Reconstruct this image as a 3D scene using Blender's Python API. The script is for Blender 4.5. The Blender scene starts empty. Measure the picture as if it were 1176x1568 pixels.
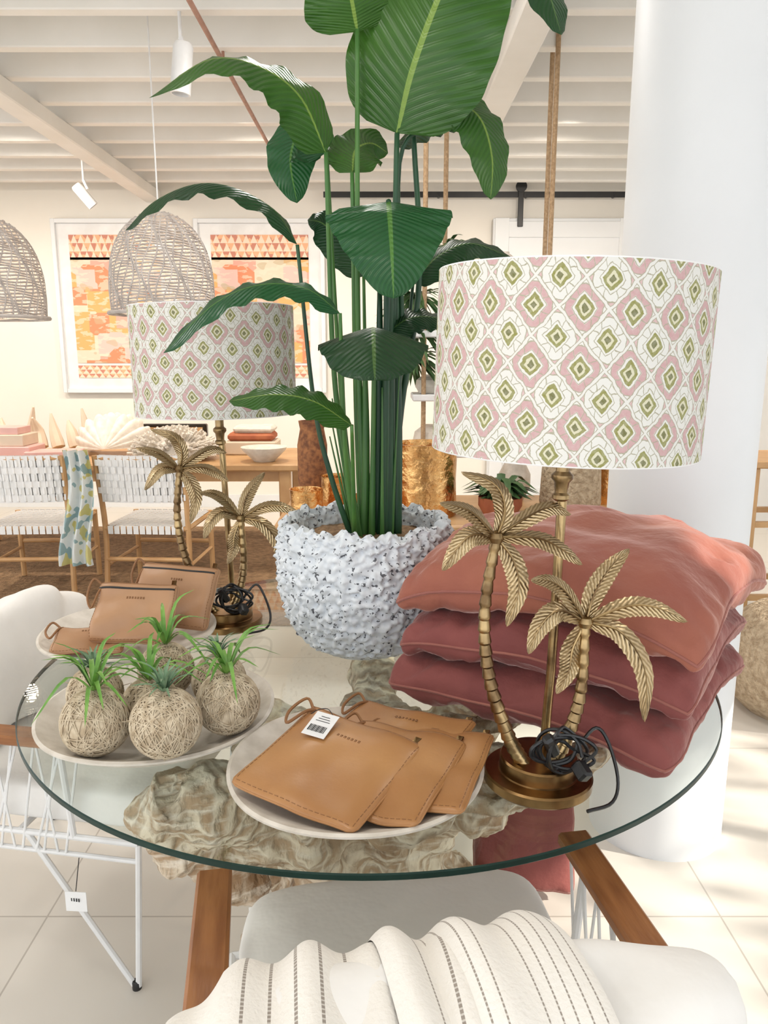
import bpy, math, random
from math import sin, cos, pi, radians, sqrt
from mathutils import Vector, Matrix, Euler, noise
random.seed(7)
S = bpy.context.scene
COL = S.collection

# ------------------------------------------------------------------ materials
class NT:
    def __init__(s, name):
        s.m = bpy.data.materials.new(name); s.m.use_nodes = True
        s.t = s.m.node_tree; s.b = s.t.nodes['Principled BSDF']; s.out = s.t.nodes['Material Output']
        s.L = s.t.links.new
    def n(s, ty, **k):
        nd = s.t.nodes.new(ty)
        for a, v in k.items(): setattr(nd, a, v)
        return nd
    def put(s, sock, v):
        if hasattr(v, 'links'): s.L(v, sock)
        else: sock.default_value = v
    def M(s, op, a, b=None, c=None):
        nd = s.n('ShaderNodeMath', operation=op)
        s.put(nd.inputs[0], a)
        if b is not None: s.put(nd.inputs[1], b)
        if c is not None: s.put(nd.inputs[2], c)
        return nd.outputs[0]
    def mix(s, f, a, b):
        nd = s.n('ShaderNodeMix', data_type='RGBA')
        s.put(nd.inputs[0], f)
        for i, v in ((6, a), (7, b)):
            if not hasattr(v, 'links'): v = (v[0], v[1], v[2], 1)
            s.put(nd.inputs[i], v)
        return nd.outputs[2]
    def coords(s, kind='Object', sc=(1, 1, 1)):
        tc = s.n('ShaderNodeTexCoord'); mp = s.n('ShaderNodeMapping')
        mp.inputs['Scale'].default_value = sc
        s.L(tc.outputs[kind], mp.inputs['Vector']); return mp.outputs[0]
    def noise(s, vec, scale, detail=3, rough=.5):
        nd = s.n('ShaderNodeTexNoise'); s.L(vec, nd.inputs['Vector'])
        nd.inputs['Scale'].default_value = scale; nd.inputs['Detail'].default_value = detail
        nd.inputs['Roughness'].default_value = rough
        return nd.outputs[0]
    def bump(s, h, strength=.3, dist=.01):
        nd = s.n('ShaderNodeBump'); nd.inputs['Strength'].default_value = strength
        nd.inputs['Distance'].default_value = dist
        s.L(h, nd.inputs['Height']); s.L(nd.outputs[0], s.b.inputs['Normal'])
    def base(s, c): s.put(s.b.inputs['Base Color'], c if hasattr(c, 'links') else (c[0], c[1], c[2], 1))
    def set(s, rough=.5, metal=0, sheen=0, spec=.5, coat=0):
        s.b.inputs['Roughness'].default_value = rough; s.b.inputs['Metallic'].default_value = metal
        s.b.inputs['Sheen Weight'].default_value = sheen; s.b.inputs['Specular IOR Level'].default_value = spec
        s.b.inputs['Coat Weight'].default_value = coat

def ramp01(s, f, lo, hi):
    nd = s.n('ShaderNodeMapRange'); s.L(f, nd.inputs[0])
    nd.inputs[1].default_value = lo; nd.inputs[2].default_value = hi
    return nd.outputs[0]

def mk(name, c1, c2=None, scale=20, rough=.5, metal=0, bump=0, bscale=None, bdist=.004, sheen=0, spec=.5, coat=0, st=(1, 1, 1), lo=.35, hi=.65):
    s = NT(name); v = s.coords('Object', st)
    if c2 is None: c2 = tuple(x * .9 for x in c1)
    f = ramp01(s, s.noise(v, scale, 4), lo, hi)
    s.base(s.mix(f, c1, c2)); s.set(rough, metal, sheen, spec, coat)
    if bump: s.bump(s.noise(v, bscale or scale * 4, 3), bump, bdist)
    return s.m

MT = {}
MT['wall'] = mk('wall_paint', (.87, .83, .76), (.84, .80, .73), 2, .7)
MT['ceil'] = mk('ceiling_paint', (.87, .85, .81), (.82, .80, .75), 3, .6)
MT['white'] = mk('white_paint', (.80, .82, .84), (.77, .79, .81), 3, .5, bump=.08, bscale=25)
MT['wmetal'] = mk('white_metal', (.8, .8, .8), None, 10, .35)
MT['black'] = mk('black_metal', (.012, .012, .013), None, 10, .4)
MT['cable'] = mk('black_cable', (.01, .01, .011), None, 30, .35)
MT['teak'] = mk('teak_wood', (.36, .15, .05), (.22, .08, .025), 5, .4, bump=.15, st=(9, 1.2, 9), bscale=20)
MT['oak'] = mk('light_oak', (.62, .38, .18), (.50, .28, .12), 6, .45)
MT['linen'] = mk('white_linen', (.86, .84, .81), (.83, .81, .78), 12, .85, bump=.35, bscale=18, bdist=.012, sheen=.2)
MT['ceramic'] = mk('white_ceramic', (.72, .67, .60), (.58, .53, .46), 26, .5, bump=.3, bscale=90, bdist=.002)
MT['leather'] = mk('tan_leather', (.46, .235, .090), (.37, .170, .06), 6, .36, bump=.2, bscale=160, bdist=.001)
MT['leather2'] = mk('tan_leather_pale', (.48, .27, .145), (.40, .215, .11), 6, .42, bump=.2, bscale=160, bdist=.001)
MT['stitch'] = mk('leather_stitch', (.28, .13, .05), None, 50, .6)
MT['brass'] = mk('antique_brass', (.50, .36, .18), (.16, .10, .05), 16, .30, 1, bump=.2, bscale=90, bdist=.002)
MT['brassdk'] = mk('dark_brass', (.34, .21, .09), (.16, .09, .04), 14, .28, 1, bump=.06, bscale=60, bdist=.001)
MT['gold'] = mk('hammered_gold', (.85, .52, .22), (.60, .32, .12), 22, .25, 1, bump=.8, bscale=28, bdist=.01)
MT['string'] = mk('jute_string', (.68, .58, .43), (.46, .36, .24), 60, .9)
MT['rope'] = mk('hemp_rope', (.50, .34, .20), (.34, .22, .12), 80, .9, bump=.6, bscale=150)
MT['stem'] = mk('plant_stem', (.04, .14, .03), (.08, .20, .04), 9, .4, st=(4, 4, .5))
MT['stemdk'] = mk('plant_stem_dark', (.010, .050, .025), (.02, .085, .03), 9, .4, st=(6, 6, .5))
MT['coir'] = mk('coconut_coir', (.42, .27, .15), (.22, .13, .07), 70, .95, bump=1, bscale=140, bdist=.01)
MT['wicker'] = mk('whitewashed_wicker', (.52, .48, .45), (.40, .36, .34), 30, .8)
MT['jute'] = mk('jute_rug', (.34, .21, .11), (.20, .12, .06), 26, .95, bump=1, bscale=60, bdist=.02)
MT['jutelt'] = mk('jute_light', (.58, .46, .32), (.38, .28, .18), 40, .95, bump=1, bscale=60, bdist=.02)
MT['strap'] = mk('white_strap', (.82, .82, .82), (.74, .75, .75), 12, .6)
MT['coral'] = mk('coral_white', (.82, .76, .68), (.7, .63, .54), 20, .8, bump=.5, bscale=60)
MT['pink'] = mk('pink_board', (.78, .48, .44), (.72, .42, .38), 6, .6)
MT['cream'] = mk('cream_board', (.75, .62, .48), None, 6, .6)
MT['foliage'] = mk('dark_foliage', (.03, .08, .025), (.07, .14, .04), 12, .5)
MT['till'] = mk('tillandsia_green', (.12, .24, .13), (.22, .33, .20), 30, .5)
MT['till2'] = mk('tillandsia_bright', (.10, .27, .04), (.20, .40, .07), 30, .45)
MT['tag'] = mk('paper_tag', (.85, .85, .85), None, 6, .7)
MT['ink'] = mk('ink', (.03, .03, .03), None, 6, .7)
MT['terra'] = mk('terracotta_cloth', (.50, .17, .08), (.4, .12, .06), 12, .9)
MT['rust'] = mk('rust_woven', (.35, .15, .06), (.15, .06, .03), 40, .9, bump=1, bscale=60)
MT['copper'] = mk('copper_conduit', (.42, .22, .16), (.32, .16, .11), 20, .5)
MT['blackglass'] = mk('dark_glass', (.02, .015, .012), None, 5, .15)
s = NT('scarf_print'); v = s.coords('Object')
c = s.mix(s.M('GREATER_THAN', s.noise(v, 10, 1), .56), (.66, .70, .70), (.56, .52, .22))
c = s.mix(s.M('GREATER_THAN', s.noise(v, 14, 1), .60), c, (.26, .38, .40)); s.base(c); s.set(.85); MT['scarf'] = s.m

def velvet(name, c1, c2):
    s = NT(name); v = s.coords('Object')
    f = ramp01(s, s.noise(v, 5, 3), .35, .65)
    s.base(s.mix(f, c1, c2)); s.set(.75, 0, .6, .25)
    s.b.inputs['Sheen Tint'].default_value = (1, .72, .66, 1)
    s.b.inputs['Sheen Roughness'].default_value = .35
    s.bump(s.noise(v, 12, 5), .5, .025); return s.m
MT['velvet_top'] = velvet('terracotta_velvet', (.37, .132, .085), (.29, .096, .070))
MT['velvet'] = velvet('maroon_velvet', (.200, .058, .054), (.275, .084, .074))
MT['piping'] = velvet('velvet_piping', (.34, .13, .10), (.28, .10, .085))

# bleached root wood
s = NT('bleached_root_wood'); v = s.coords('Object', (1, 1, .5))
w = s.n('ShaderNodeTexWave', wave_type='RINGS'); s.L(v, w.inputs['Vector'])
w.inputs['Scale'].default_value = 11; w.inputs['Distortion'].default_value = 18; w.inputs['Detail'].default_value = 6; w.inputs['Detail Scale'].default_value = .7
c = s.mix(w.outputs[1], (.44, .30, .18), (.76, .65, .50))
c = s.mix(ramp01(s, s.noise(v, 7, 6, .6), .54, .66), c, (.30, .18, .09))
c = s.mix(ramp01(s, s.noise(s.coords('Object', (6, 6, 30)), 2.5, 4), .5, .75), c, (.82, .74, .62))
s.base(c); s.set(.65); s.bump(w.outputs[1], .7, .012); MT['root'] = s.m

# floor
s = NT('polished_tile_floor'); v = s.coords('Object')
br = s.n('ShaderNodeTexBrick'); br.offset = 0; s.L(v, br.inputs['Vector'])
br.inputs['Color1'].default_value = (.74, .70, .64, 1); br.inputs['Color2'].default_value = (.72, .68, .62, 1)
br.inputs['Mortar'].default_value = (.50, .46, .41, 1); br.inputs['Scale'].default_value = 1
br.inputs['Mortar Size'].default_value = .0025; br.inputs['Brick Width'].default_value = .9; br.inputs['Row Height'].default_value = .9
s.base(br.outputs[0]); s.set(.28, spec=.4); MT['floor'] = s.m

# banana leaf
def leafmat(name, g1, g2, rib):
    s = NT(name); tc = s.n('ShaderNodeTexCoord'); sp = s.n('ShaderNodeSeparateXYZ'); s.L(tc.outputs['UV'], sp.inputs[0])
    U, V = sp.outputs[0], sp.outputs[1]
    a = s.M('ABSOLUTE', s.M('SUBTRACT', U, .5))
    ph = s.M('SUBTRACT', s.M('MULTIPLY', V, 24.), s.M('MULTIPLY', a, 9.))
    vein = s.M('MULTIPLY', s.M('PINGPONG', ph, .5), 2.)
    fine = s.M('PINGPONG', s.M('MULTIPLY', ph, 4.), .5)
    nz = ramp01(s, s.noise(s.coords('Object'), 6, 3), .35, .65)
    c = s.mix(nz, g1, g2)
    c = s.mix(s.M('MULTIPLY', s.M('POWER', vein, 3.), .22), c, tuple(x * 1.7 for x in g2))
    c = s.mix(s.M('LESS_THAN', a, .02), c, rib)
    s.base(c); s.set(.34, spec=.45)
    h = s.M('ADD', vein, s.M('MULTIPLY', fine, .25))
    s.bump(h, .5, .004)
    tr = s.n('ShaderNodeBsdfTranslucent'); s.L(c, tr.inputs[0])
    mx = s.n('ShaderNodeMixShader'); mx.inputs[0].default_value = .22
    s.L(s.b.outputs[0], mx.inputs[1]); s.L(tr.outputs[0], mx.inputs[2]); s.L(mx.outputs[0], s.out.inputs[0])
    return s.m
MT['leaf'] = leafmat('banana_leaf_green', (.026, .094, .012), (.042, .125, .016), (.20, .32, .06))
MT['leafdk'] = leafmat('banana_leaf_dark', (.009, .044, .015), (.014, .060, .016), (.09, .18, .05))
MT['leafteal'] = leafmat('banana_leaf_teal', (.011, .082, .024), (.018, .104, .028), (.10, .25, .05))

# brass frond
s = NT('brass_frond'); tc = s.n('ShaderNodeTexCoord'); sp = s.n('ShaderNodeSeparateXYZ'); s.L(tc.outputs['UV'], sp.inputs[0])
a = s.M('ABSOLUTE', s.M('SUBTRACT', sp.outputs[0], .5))
ph = s.M('PINGPONG', s.M('SUBTRACT', s.M('MULTIPLY', sp.outputs[1], 16.), s.M('MULTIPLY', a, 5.)), .5)
tarn = ramp01(s, s.noise(s.coords('Object'), 22, 3), .4, .7)
c = s.mix(s.M('MULTIPLY', ph, 2.), (.30, .21, .10), (.64, .50, .31))
s.base(s.mix(s.M('MULTIPLY', tarn, .5), c, (.20, .13, .065))); s.set(.34, 1); s.bump(ph, .6, .004)
MT['frond'] = s.m

# lampshade fabric
s = NT('ikat_lampshade_fabric'); tc = s.n('ShaderNodeTexCoord'); sp = s.n('ShaderNodeSeparateXYZ'); s.L(tc.outputs['UV'], sp.inputs[0])
uv = tc.outputs['UV']
mp = s.n('ShaderNodeMapping'); mp.inputs['Scale'].default_value = (18, 4, 1); s.L(uv, mp.inputs[0])
nz = s.M('MULTIPLY', s.M('SUBTRACT', s.noise(mp.outputs[0], 3.4, 4), .5), .15)
nz2 = s.M('MULTIPLY', s.M('SUBTRACT', s.noise(mp.outputs[0], 4.2, 4), .5), .13)
p = s.M('ADD', s.M('MULTIPLY', sp.outputs[0], 20.), nz)
q = s.M('ADD', s.M('ADD', s.M('MULTIPLY', sp.outputs[1], 3.5), nz2), .1)
q = s.M('ADD', q, s.M('MULTIPLY', sp.outputs[0], 1.0))
ss = s.M('ADD', p, q); tt = s.M('SUBTRACT', p, q)
def cell(x):
    return s.M('ABSOLUTE', s.M('SUBTRACT', s.M('FRACT', s.M('ADD', x, .5)), .5))
a_, b_ = cell(ss), cell(tt)
m = s.M('MAXIMUM', a_, b_); mn = s.M('MINIMUM', a_, b_)
rnd = s.M('SQRT', s.M('ADD', s.M('MULTIPLY', a_, a_), s.M('MULTIPLY', b_, b_)))
dia = s.M('ADD', s.M('MULTIPLY', m, .85), s.M('MULTIPLY', rnd, .15))
S1 = s.M('FLOOR', s.M('ADD', ss, .5)); T1 = s.M('FLOOR', s.M('ADD', tt, .5))
par = s.M('MULTIPLY', s.M('FRACT', s.M('MULTIPLY', s.M('ADD', s.M('ADD', S1, T1), 100.), .5)), 2.)
white = (.82, .81, .77); pink = (.63, .38, .39); pinkp = (.70, .47, .48); green = (.29, .285, .07); line = (.42, .39, .28)
col = s.mix(s.M('MULTIPLY', par, s.M('GREATER_THAN', dia, .30)), white, pink)
pet = s.M('GREATER_THAN', rnd, .54)
col = s.mix(pet, col, s.mix(par, pinkp, white))
col = s.mix(s.M('COMPARE', rnd, .54, .014), col, line)
col = s.mix(s.M('MULTIPLY', s.M('COMPARE', s.M('ADD', mn, s.M('MULTIPLY', m, -.55)), -.10, .014), s.M('GREATER_THAN', m, .29)), col, line)
col = s.mix(s.M('COMPARE', dia, .285, .010), col, line)
col = s.mix(s.M('GREATER_THAN', m, .465), col, white)
col = s.mix(s.M('COMPARE', m, .455, .011), col, line)
col = s.mix(s.M('LESS_THAN', dia, .225), col, green)
col = s.mix(s.M('LESS_THAN', dia, .140), col, (.72, .69, .50))
col = s.mix(s.M('LESS_THAN', dia, .080), col, (.17, .17, .045))
fade = ramp01(s, s.noise(mp.outputs[0], 14, 3), .3, .9)
col = s.mix(s.M('ADD', s.M('MULTIPLY', fade, .30), .03), col, white)
s.base(col); s.set(.85, spec=.2)
wv = s.coords('UV', (900, 200, 1)); s.bump(s.noise(wv, 1, 1), .25, .001)
tr = s.n('ShaderNodeBsdfTranslucent'); s.L(col, tr.inputs[0])
mx = s.n('ShaderNodeMixShader'); mx.inputs[0].default_value = .15
s.L(s.b.outputs[0], mx.inputs[1]); s.L(tr.outputs[0], mx.inputs[2]); s.L(mx.outputs[0], s.out.inputs[0])
MT['shade'] = s.m

# pot
s = NT('coral_pot_white'); v = s.coords('Object')
vo = s.n('ShaderNodeTexVoronoi'); s.L(v, vo.inputs['Vector']); vo.inputs['Scale'].default_value = 110
n1 = s.noise(v, 100, 2)
pit_shade = s.M('MULTIPLY', s.M('GREATER_THAN', n1, .62), s.M('GREATER_THAN', s.noise(v, 22, 2), .42))  # shade of the pits painted in as dark specks
col = s.mix(ramp01(s, s.noise(v, 60, 4), .3, .7), (.82, .85, .88), (.66, .70, .75))
s.base(s.mix(pit_shade, col, (.12, .125, .14))); s.set(.8)
s.bump(s.M('SUBTRACT', n1, s.M('MULTIPLY', vo.outputs[0], .5)), -.9, .014); MT['pot'] = s.m

# throw blanket
s = NT('striped_throw'); tc = s.n('ShaderNodeTexCoord'); sp = s.n('ShaderNodeSeparateXYZ'); s.L(tc.outputs['UV'], sp.inputs[0])
U = sp.outputs[0]; f = s.M('FRACT', s.M('MULTIPLY', U, 15.))
ln = s.M('LESS_THAN', f, .13)
g1 = s.M('MULTIPLY', s.M('GREATER_THAN', U, .19), s.M('LESS_THAN', U, .49))
g2 = s.M('MULTIPLY', s.M('GREATER_THAN', U, .66), s.M('LESS_THAN', U, .96))
dash = s.M('ADD', s.M('MULTIPLY', s.M('GREATER_THAN', s.M('FRACT', s.M('MULTIPLY', sp.outputs[1], 110.)), .35), .45), .38)
mk_ = s.M('MULTIPLY', s.M('MULTIPLY', ln, s.M('MAXIMUM', g1, g2)), dash)
s.base(s.mix(mk_, (.83, .79, .73), (.20, .155, .12))); s.set(.9, sheen=.2)
s.bump(s.noise(s.coords('Object'), 160, 3), .6, .003); MT['throw'] = s.m

# glass (thin, clear) and its green edge
s = NT('clear_table_glass')
tb = s.n('ShaderNodeBsdfTransparent'); tb.inputs[0].default_value = (.955, .985, .97, 1)
gl = s.n('ShaderNodeBsdfGlossy'); gl.inputs['Roughness'].default_value = .01
lw = s.n('ShaderNodeLayerWeight'); lw.inputs[0].default_value = .5
fc = s.M('ADD', s.M('MULTIPLY', s.M('POWER', lw.outputs['Facing'], 4.5), .9), .035)
mx = s.n('ShaderNodeMixShader'); s.L(fc, mx.inputs[0]); s.L(tb.outputs[0], mx.inputs[1]); s.L(gl.outputs[0], mx.inputs[2])
s.L(mx.outputs[0], s.out.inputs[0]); MT['glass'] = s.m
MT['glassedge'] = mk('green_glass_edge', (.005, .022, .016), (.010, .038, .030), 8, .35, spec=.3)

# framed textile print
s = NT('textile_print'); v = s.coords('UV', (4.2, 5.5, 1))
vo = s.n('ShaderNodeTexVoronoi', distance='CHEBYCHEV'); s.L(v, vo.inputs['Vector']); vo.inputs['Scale'].default_value = 1; vo.inputs['Randomness'].default_value = .7
cs = s.n('ShaderNodeSeparateColor'); s.L(vo.outputs['Color'], cs.inputs[0])
rp = s.n('ShaderNodeValToRGB'); rp.color_ramp.interpolation = 'CONSTANT'
E = rp.color_ramp.elements; E[0].position = 0; E[0].color = (.76, .28, .15, 1); E[1].position = .22; E[1].color = (.84, .42, .16, 1)
for ps, c in ((.42, (.78, .40, .32, 1)), (.60, (.84, .64, .50, 1)), (.76, (.86, .38, .07, 1)), (.88, (.82, .54, .48, 1))):
    e = E.new(ps); e.color = c
s.L(cs.outputs[0], rp.inputs[0])
blk = s.M('GREATER_THAN', s.noise(s.coords('UV', (3, 9, 1)), 2.2, 5), .54)
c = s.mix(s.M('MULTIPLY', blk, .5), rp.outputs[0], (.86, .72, .58))
c = s.mix(s.M('MULTIPLY', s.M('GREATER_THAN', s.noise(s.coords('UV', (2, 3, 1)), 2.6, 1), .62), .55), c, (.45, .42, .26))
s.base(c); s.set(.8); MT['print'] = s.m
s = NT('textile_border'); v = s.coords('UV', (13, 3, 1))
sp = s.n('ShaderNodeSeparateXYZ'); s.L(v, sp.inputs[0])
tri = s.M('LESS_THAN', s.M('PINGPONG', s.M('ADD', sp.outputs[0], s.M('MULTIPLY', s.M('FLOOR', sp.outputs[1]), .37)), .5), s.M('MULTIPLY', s.M('FRACT', sp.outputs[1]), .5))
s.base(s.mix(tri, (.84, .68, .54), s.mix(s.M('GREATER_THAN', s.noise(v, .8, 1), .5), (.58, .24, .17), (.80, .44, .26)))); s.set(.8); MT['border'] = s.m

# ------------------------------------------------------------------ mesh builder
class MB:
    def __init__(s): s.v = []; s.f = []; s.uv = []; s.fm = []; s.mats = []; s.xf = None
    def mi(s, key):
        if key not in s.mats: s.mats.append(key)
        return s.mats.index(key)
    def add(s, vs, fs, key, uvs=None):
        o = len(s.v); k = s.mi(key)
        for i, p in enumerate(vs):
            p = Vector(p)
            if s.xf is not None: p = s.xf @ p
            s.v.append(p); s.uv.append(uvs[i] if uvs else (0, 0))
        for f in fs: s.f.append([o + i for i in f]); s.fm.append(k)
    def box(s, c, d, key, rot=None, bev=0.0):
        x, y, z = d[0] / 2, d[1] / 2, d[2] / 2
        b = min(bev, x * .95, y * .95, z * .95)
        R = Euler(rot).to_matrix() if rot else Matrix.Identity(3); c = Vector(c)
        if b <= 0:
            vs = [(-x, -y, -z), (x, -y, -z), (x, y, -z), (-x, y, -z), (-x, -y, z), (x, -y, z), (x, y, z), (-x, y, z)]
            fs = [(0, 3, 2, 1), (4, 5, 6, 7), (0, 1, 5, 4), (1, 2, 6, 5), (2, 3, 7, 6), (3, 0, 4, 7)]
        else:
            vs = []; idx = {}
            for sx in (-1, 1):
                for sy in (-1, 1):
                    for sz in (-1, 1):
                        for ax in range(3):
                            p = [sx * (x - b), sy * (y - b), sz * (z - b)]
                            p[ax] = (sx * x, sy * y, sz * z)[ax]
                            idx[(sx, sy, sz, ax)] = len(vs); vs.append(tuple(p))
            fs = []
            for ax in range(3):
                o1, o2 = [(1, 2), (2, 0), (0, 1)][ax]
                for sg in (-1, 1):
                    q = []
                    for (a, b2) in ((-1, -1), (1, -1), (1, 1), (-1, 1)):
                        k = [0, 0, 0]; k[ax] = sg; k[o1] = a; k[o2] = b2; q.append(idx[(k[0], k[1], k[2], ax)])
                    fs.append(q if sg > 0 else q[::-1])
            for ax in range(3):
                o1, o2 = [(1, 2), (2, 0), (0, 1)][ax]
                for a in (-1, 1):
                    for b2 in (-1, 1):
                        q = []
                        for (e, axx) in ((-1, o1), (1, o1), (1, o2), (-1, o2)):
                            k = [0, 0, 0]; k[ax] = e; k[o1] = a; k[o2] = b2; q.append(idx[(k[0], k[1], k[2], axx)])
                        fs.append(q)
            for sx in (-1, 1):
                for sy in (-1, 1):
                    for sz in (-1, 1): fs.append([idx[(sx, sy, sz, a)] for a in range(3)])
        s.add([c + R @ Vector(p) for p in vs], fs, key)
    def tube(s, pts, r, key, seg=8, closed=False, cap=True):
        P = [Vector(p) for p in pts]; n = len(P)
        rr = r if isinstance(r, (list, tuple)) else [r] * n
        up = Vector((0, 0, 1)); vs = []; uvs = []; N = None
        for i in range(n):
            if closed: T = P[(i + 1) % n] - P[i - 1]
            else: T = P[min(i + 1, n - 1)] - P[max(i - 1, 0)]
            if T.length < 1e-9: T = Vector((0, 0, 1))
            T.normalize()
            if N is None:
                N = T.cross(up)
                if N.length < .05: N = T.cross(Vector((1, 0, 0)))
            N = (N - T * N.dot(T))
            if N.length < 1e-6: N = T.cross(Vector((1, 0, 0)))
            N.normalize(); B = T.cross(N)
            for j in range(seg):
                a = 2 * pi * j / seg
                vs.append(P[i] + (N * cos(a) + B * sin(a)) * rr[i]); uvs.append((j / seg, i / max(1, n - 1)))
        fs = []
        for i in range(n if closed else n - 1):
            i2 = (i + 1) % n
            for j in range(seg):
                j2 = (j + 1) % seg
                fs.append((i * seg + j, i * seg + j2, i2 * seg + j2, i2 * seg + j))
        if cap and not closed:
            fs.append(tuple(range(seg))[::-1]); fs.append(tuple((n - 1) * seg + j for j in range(seg)))
        s.add(vs, fs, key, uvs)
    def lathe(s, prof, key, c=(0, 0, 0), seg=48, disp=None):
        vs = []; uvs = []; fs = []; n = len(prof)
        for i, (r, z) in enumerate(prof):
            for j in range(seg + 1):
                a = 2 * pi * j / seg
                p = Vector((r * cos(a), r * sin(a), z))
                if disp: p = disp(p, i, n)
                vs.append(p + Vector(c)); uvs.append((j / seg, i / (n - 1)))
        for i in range(n - 1):
            for j in range(seg):
                k = i * (seg + 1) + j
                fs.append((k, k + 1, k + seg + 2, k + seg + 1))
        s.add(vs, fs, key, uvs)
    def grid(s, fn, nu, nv, key):
        vs = []; uvs = []; fs = []
        for i in range(nu + 1):
            for j in range(nv + 1):
                u, v = i / nu, j / nv; vs.append(fn(u, v)); uvs.append((u, v))
        for i in range(nu):
            for j in range(nv):
                k = i * (nv + 1) + j; fs.append((k, k + nv + 1, k + nv + 2, k + 1))
        s.add(vs, fs, key, uvs)
    def build(s, name, parent=None, loc=(0, 0, 0), rot=(0, 0, 0), sharp=40, weld=True):
        me = bpy.data.meshes.new(name); me.from_pydata([tuple(p) for p in s.v], [], s.f)
        for k in s.mats: me.materials.append(MT[k])
        me.polygons.foreach_set('material_index', s.fm)
        ul = me.uv_layers.new(name='UVMap')
        for l in me.loops: ul.data[l.index].uv = s.uv[l.vertex_index]
        me.polygons.foreach_set('use_smooth', [True] * len(me.polygons))
        me.update()
        if weld:
            import bmesh
            bm = bmesh.new(); bm.from_mesh(me); bmesh.ops.remove_doubles(bm, verts=bm.verts, dist=1e-5)
            bm.to_mesh(me); bm.free()
        if sharp: me.set_sharp_from_angle(angle=radians(sharp))
        ob = bpy.data.objects.new(name, me); COL.objects.link(ob)
        ob.location = loc; ob.rotation_euler = rot
        if parent: ob.parent = parent
        return ob

def empty(name, loc=(0, 0, 0), rot=(0, 0, 0)):
    o = bpy.data.objects.new(name, None); COL.objects.link(o); o.location = loc; o.rotation_euler = rot
    o.empty_display_size = .1; return o

def smp(pts, n):
    P = [Vector(p) for p in pts]; out = []; k = len(P) - 1
    for i in range(n + 1):
        t = i / n * k; a = min(int(t), k - 1); f = t - a
        p1, p2 = P[a], P[a + 1]
        p0 = P[a - 1] if a > 0 else p1 * 2 - p2
        p3 = P[a + 2] if a + 2 <= k else p2 * 2 - p1
        out.append(.5 * ((2 * p1) + (p2 - p0) * f + (2 * p0 - 5 * p1 + 4 * p2 - p3) * f * f + (3 * p1 - p0 - 3 * p2 + p3) * f ** 3))
    return out

def leaf(mb, spine, width, nrm, key, fold=-.2, pw=.75, ps=.62, n=30, m=10, rip=.006, teeth=0, n2=None):
    P = smp(spine, n); N0 = Vector(nrm).normalized(); N1 = Vector(n2).normalized() if n2 else N0
    vs = []; uvs = []; fs = []; sd = random.random() * 10
    for i in range(n + 1):
        t = i / n; T = (P[min(i + 1, n)] - P[max(i - 1, 0)]).normalized()
        N = N0.lerp(N1, t); side = T.cross(N).normalized(); nn = side.cross(T)
        w = width / 2 * max(.0, sin(pi * min(1, t ** pw))) ** ps
        if i == n: w = 0
        if teeth: w *= .92 + .16 * ((t * teeth) % 1.0)
        for j in range(m + 1):
            q = j / m * 2 - 1
            h = fold * abs(q) ** 1.3 * w + rip * sin(t * 38 + sd + q * 2) * abs(q) ** 2 * (w / (width / 2 + 1e-6))
            vs.append(P[i] + side * q * w + nn * h); uvs.append((j / m, t))
    for i in range(n):
        for j in range(m):
            k = i * (m + 1) + j; fs.append((k, k + 1, k + m + 2, k + m + 1))
    mb.add(vs, fs, key, uvs)

def cushion(mb, w, d, h, key, c=(0, 0, 0), n=30, pipe=None, droop=0, pinch=.05, wr=.006, pw=5, ex=.34, seed=0, rot=None, zmin=None):
    R = Euler(rot).to_matrix() if rot else Matrix.Identity(3); C = Vector(c)
    def P(u, v, sg):
        cr = .05 * (abs(u * v)) ** 9
        x = w / 2 * u * (1 - pinch * (1 - v * v) - cr); y = d / 2 * v * (1 - pinch * (1 - u * u) - cr)
        th = h / 2 * (max(0, 1 - abs(u) ** pw) * max(0, 1 - abs(v) ** pw)) ** ex
        th *= .80 + .20 * (1 - u * u) * (1 - v * v)
        z = sg * th - droop * (u * u * v * v) - droop * .3 * max(u * u, v * v)
        if th > 1e-5:
            k = min(1, th / (h * .2))
            z += sg * wr * noise.noise(Vector((u * 2.6 + seed, v * 2.6, sg * 3 + seed))) * k
            e = max(abs(u), abs(v))
            z += sg * wr * .8 * noise.noise(Vector((u * 9 + seed * 3, v * 9, seed))) * k * e ** 4
        x += .008 * noise.noise(Vector((u * 2, v * 2, seed + 20))); y += .008 * noise.noise(Vector((u * 2, v * 2, seed + 30)))
        z += .012 * noise.noise(Vector((u * 1.7 + 9, v * 1.7, seed + 40))) * max(abs(u), abs(v)) ** 3
        if zmin is not None: z = max(z, zmin)
        return C + R @ Vector((x, y, z))
    def rm(t):
        a = t * 2 - 1; return sin(a * pi / 2)
    for sg in (1, -1):
        mb.grid(lambda a, b: P(rm(a) if sg > 0 else -rm(a), rm(b), sg), n, n, key)
    if pipe:
        ring = []
        for i in range(4 * 20):
            k = i // 20; t = sin(((i % 20) / 20 * 2 - 1) * pi / 2)
            u, v = [(t, -1), (1, t), (-t, 1), (-1, -t)][k]; ring.append(P(u, v, 1))
        mb.tube(ring, .0030, pipe, 6, closed=True)

def sup(mb, c, hd, key, e=.35, n=28, rot=None, wr=.004, seed=0):
    R = Euler(rot).to_matrix() if rot else Matrix.Identity(3); C = Vector(c)
    def sg(x, p): return (1 if x >= 0 else -1) * abs(x) ** p
    def fn(u, v):
        a = u * 2 * pi; b = (v - .5) * pi
        p = Vector((hd[0] * sg(cos(b), e) * sg(cos(a), e), hd[1] * sg(cos(b), e) * sg(sin(a), e), hd[2] * sg(sin(b), e)))
        p *= 1 + wr / .1 * noise.noise(p * 9 + Vector((seed, 0, 0)))
        return C + R @ p
    mb.grid(fn, n * 2, n, key)

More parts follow.
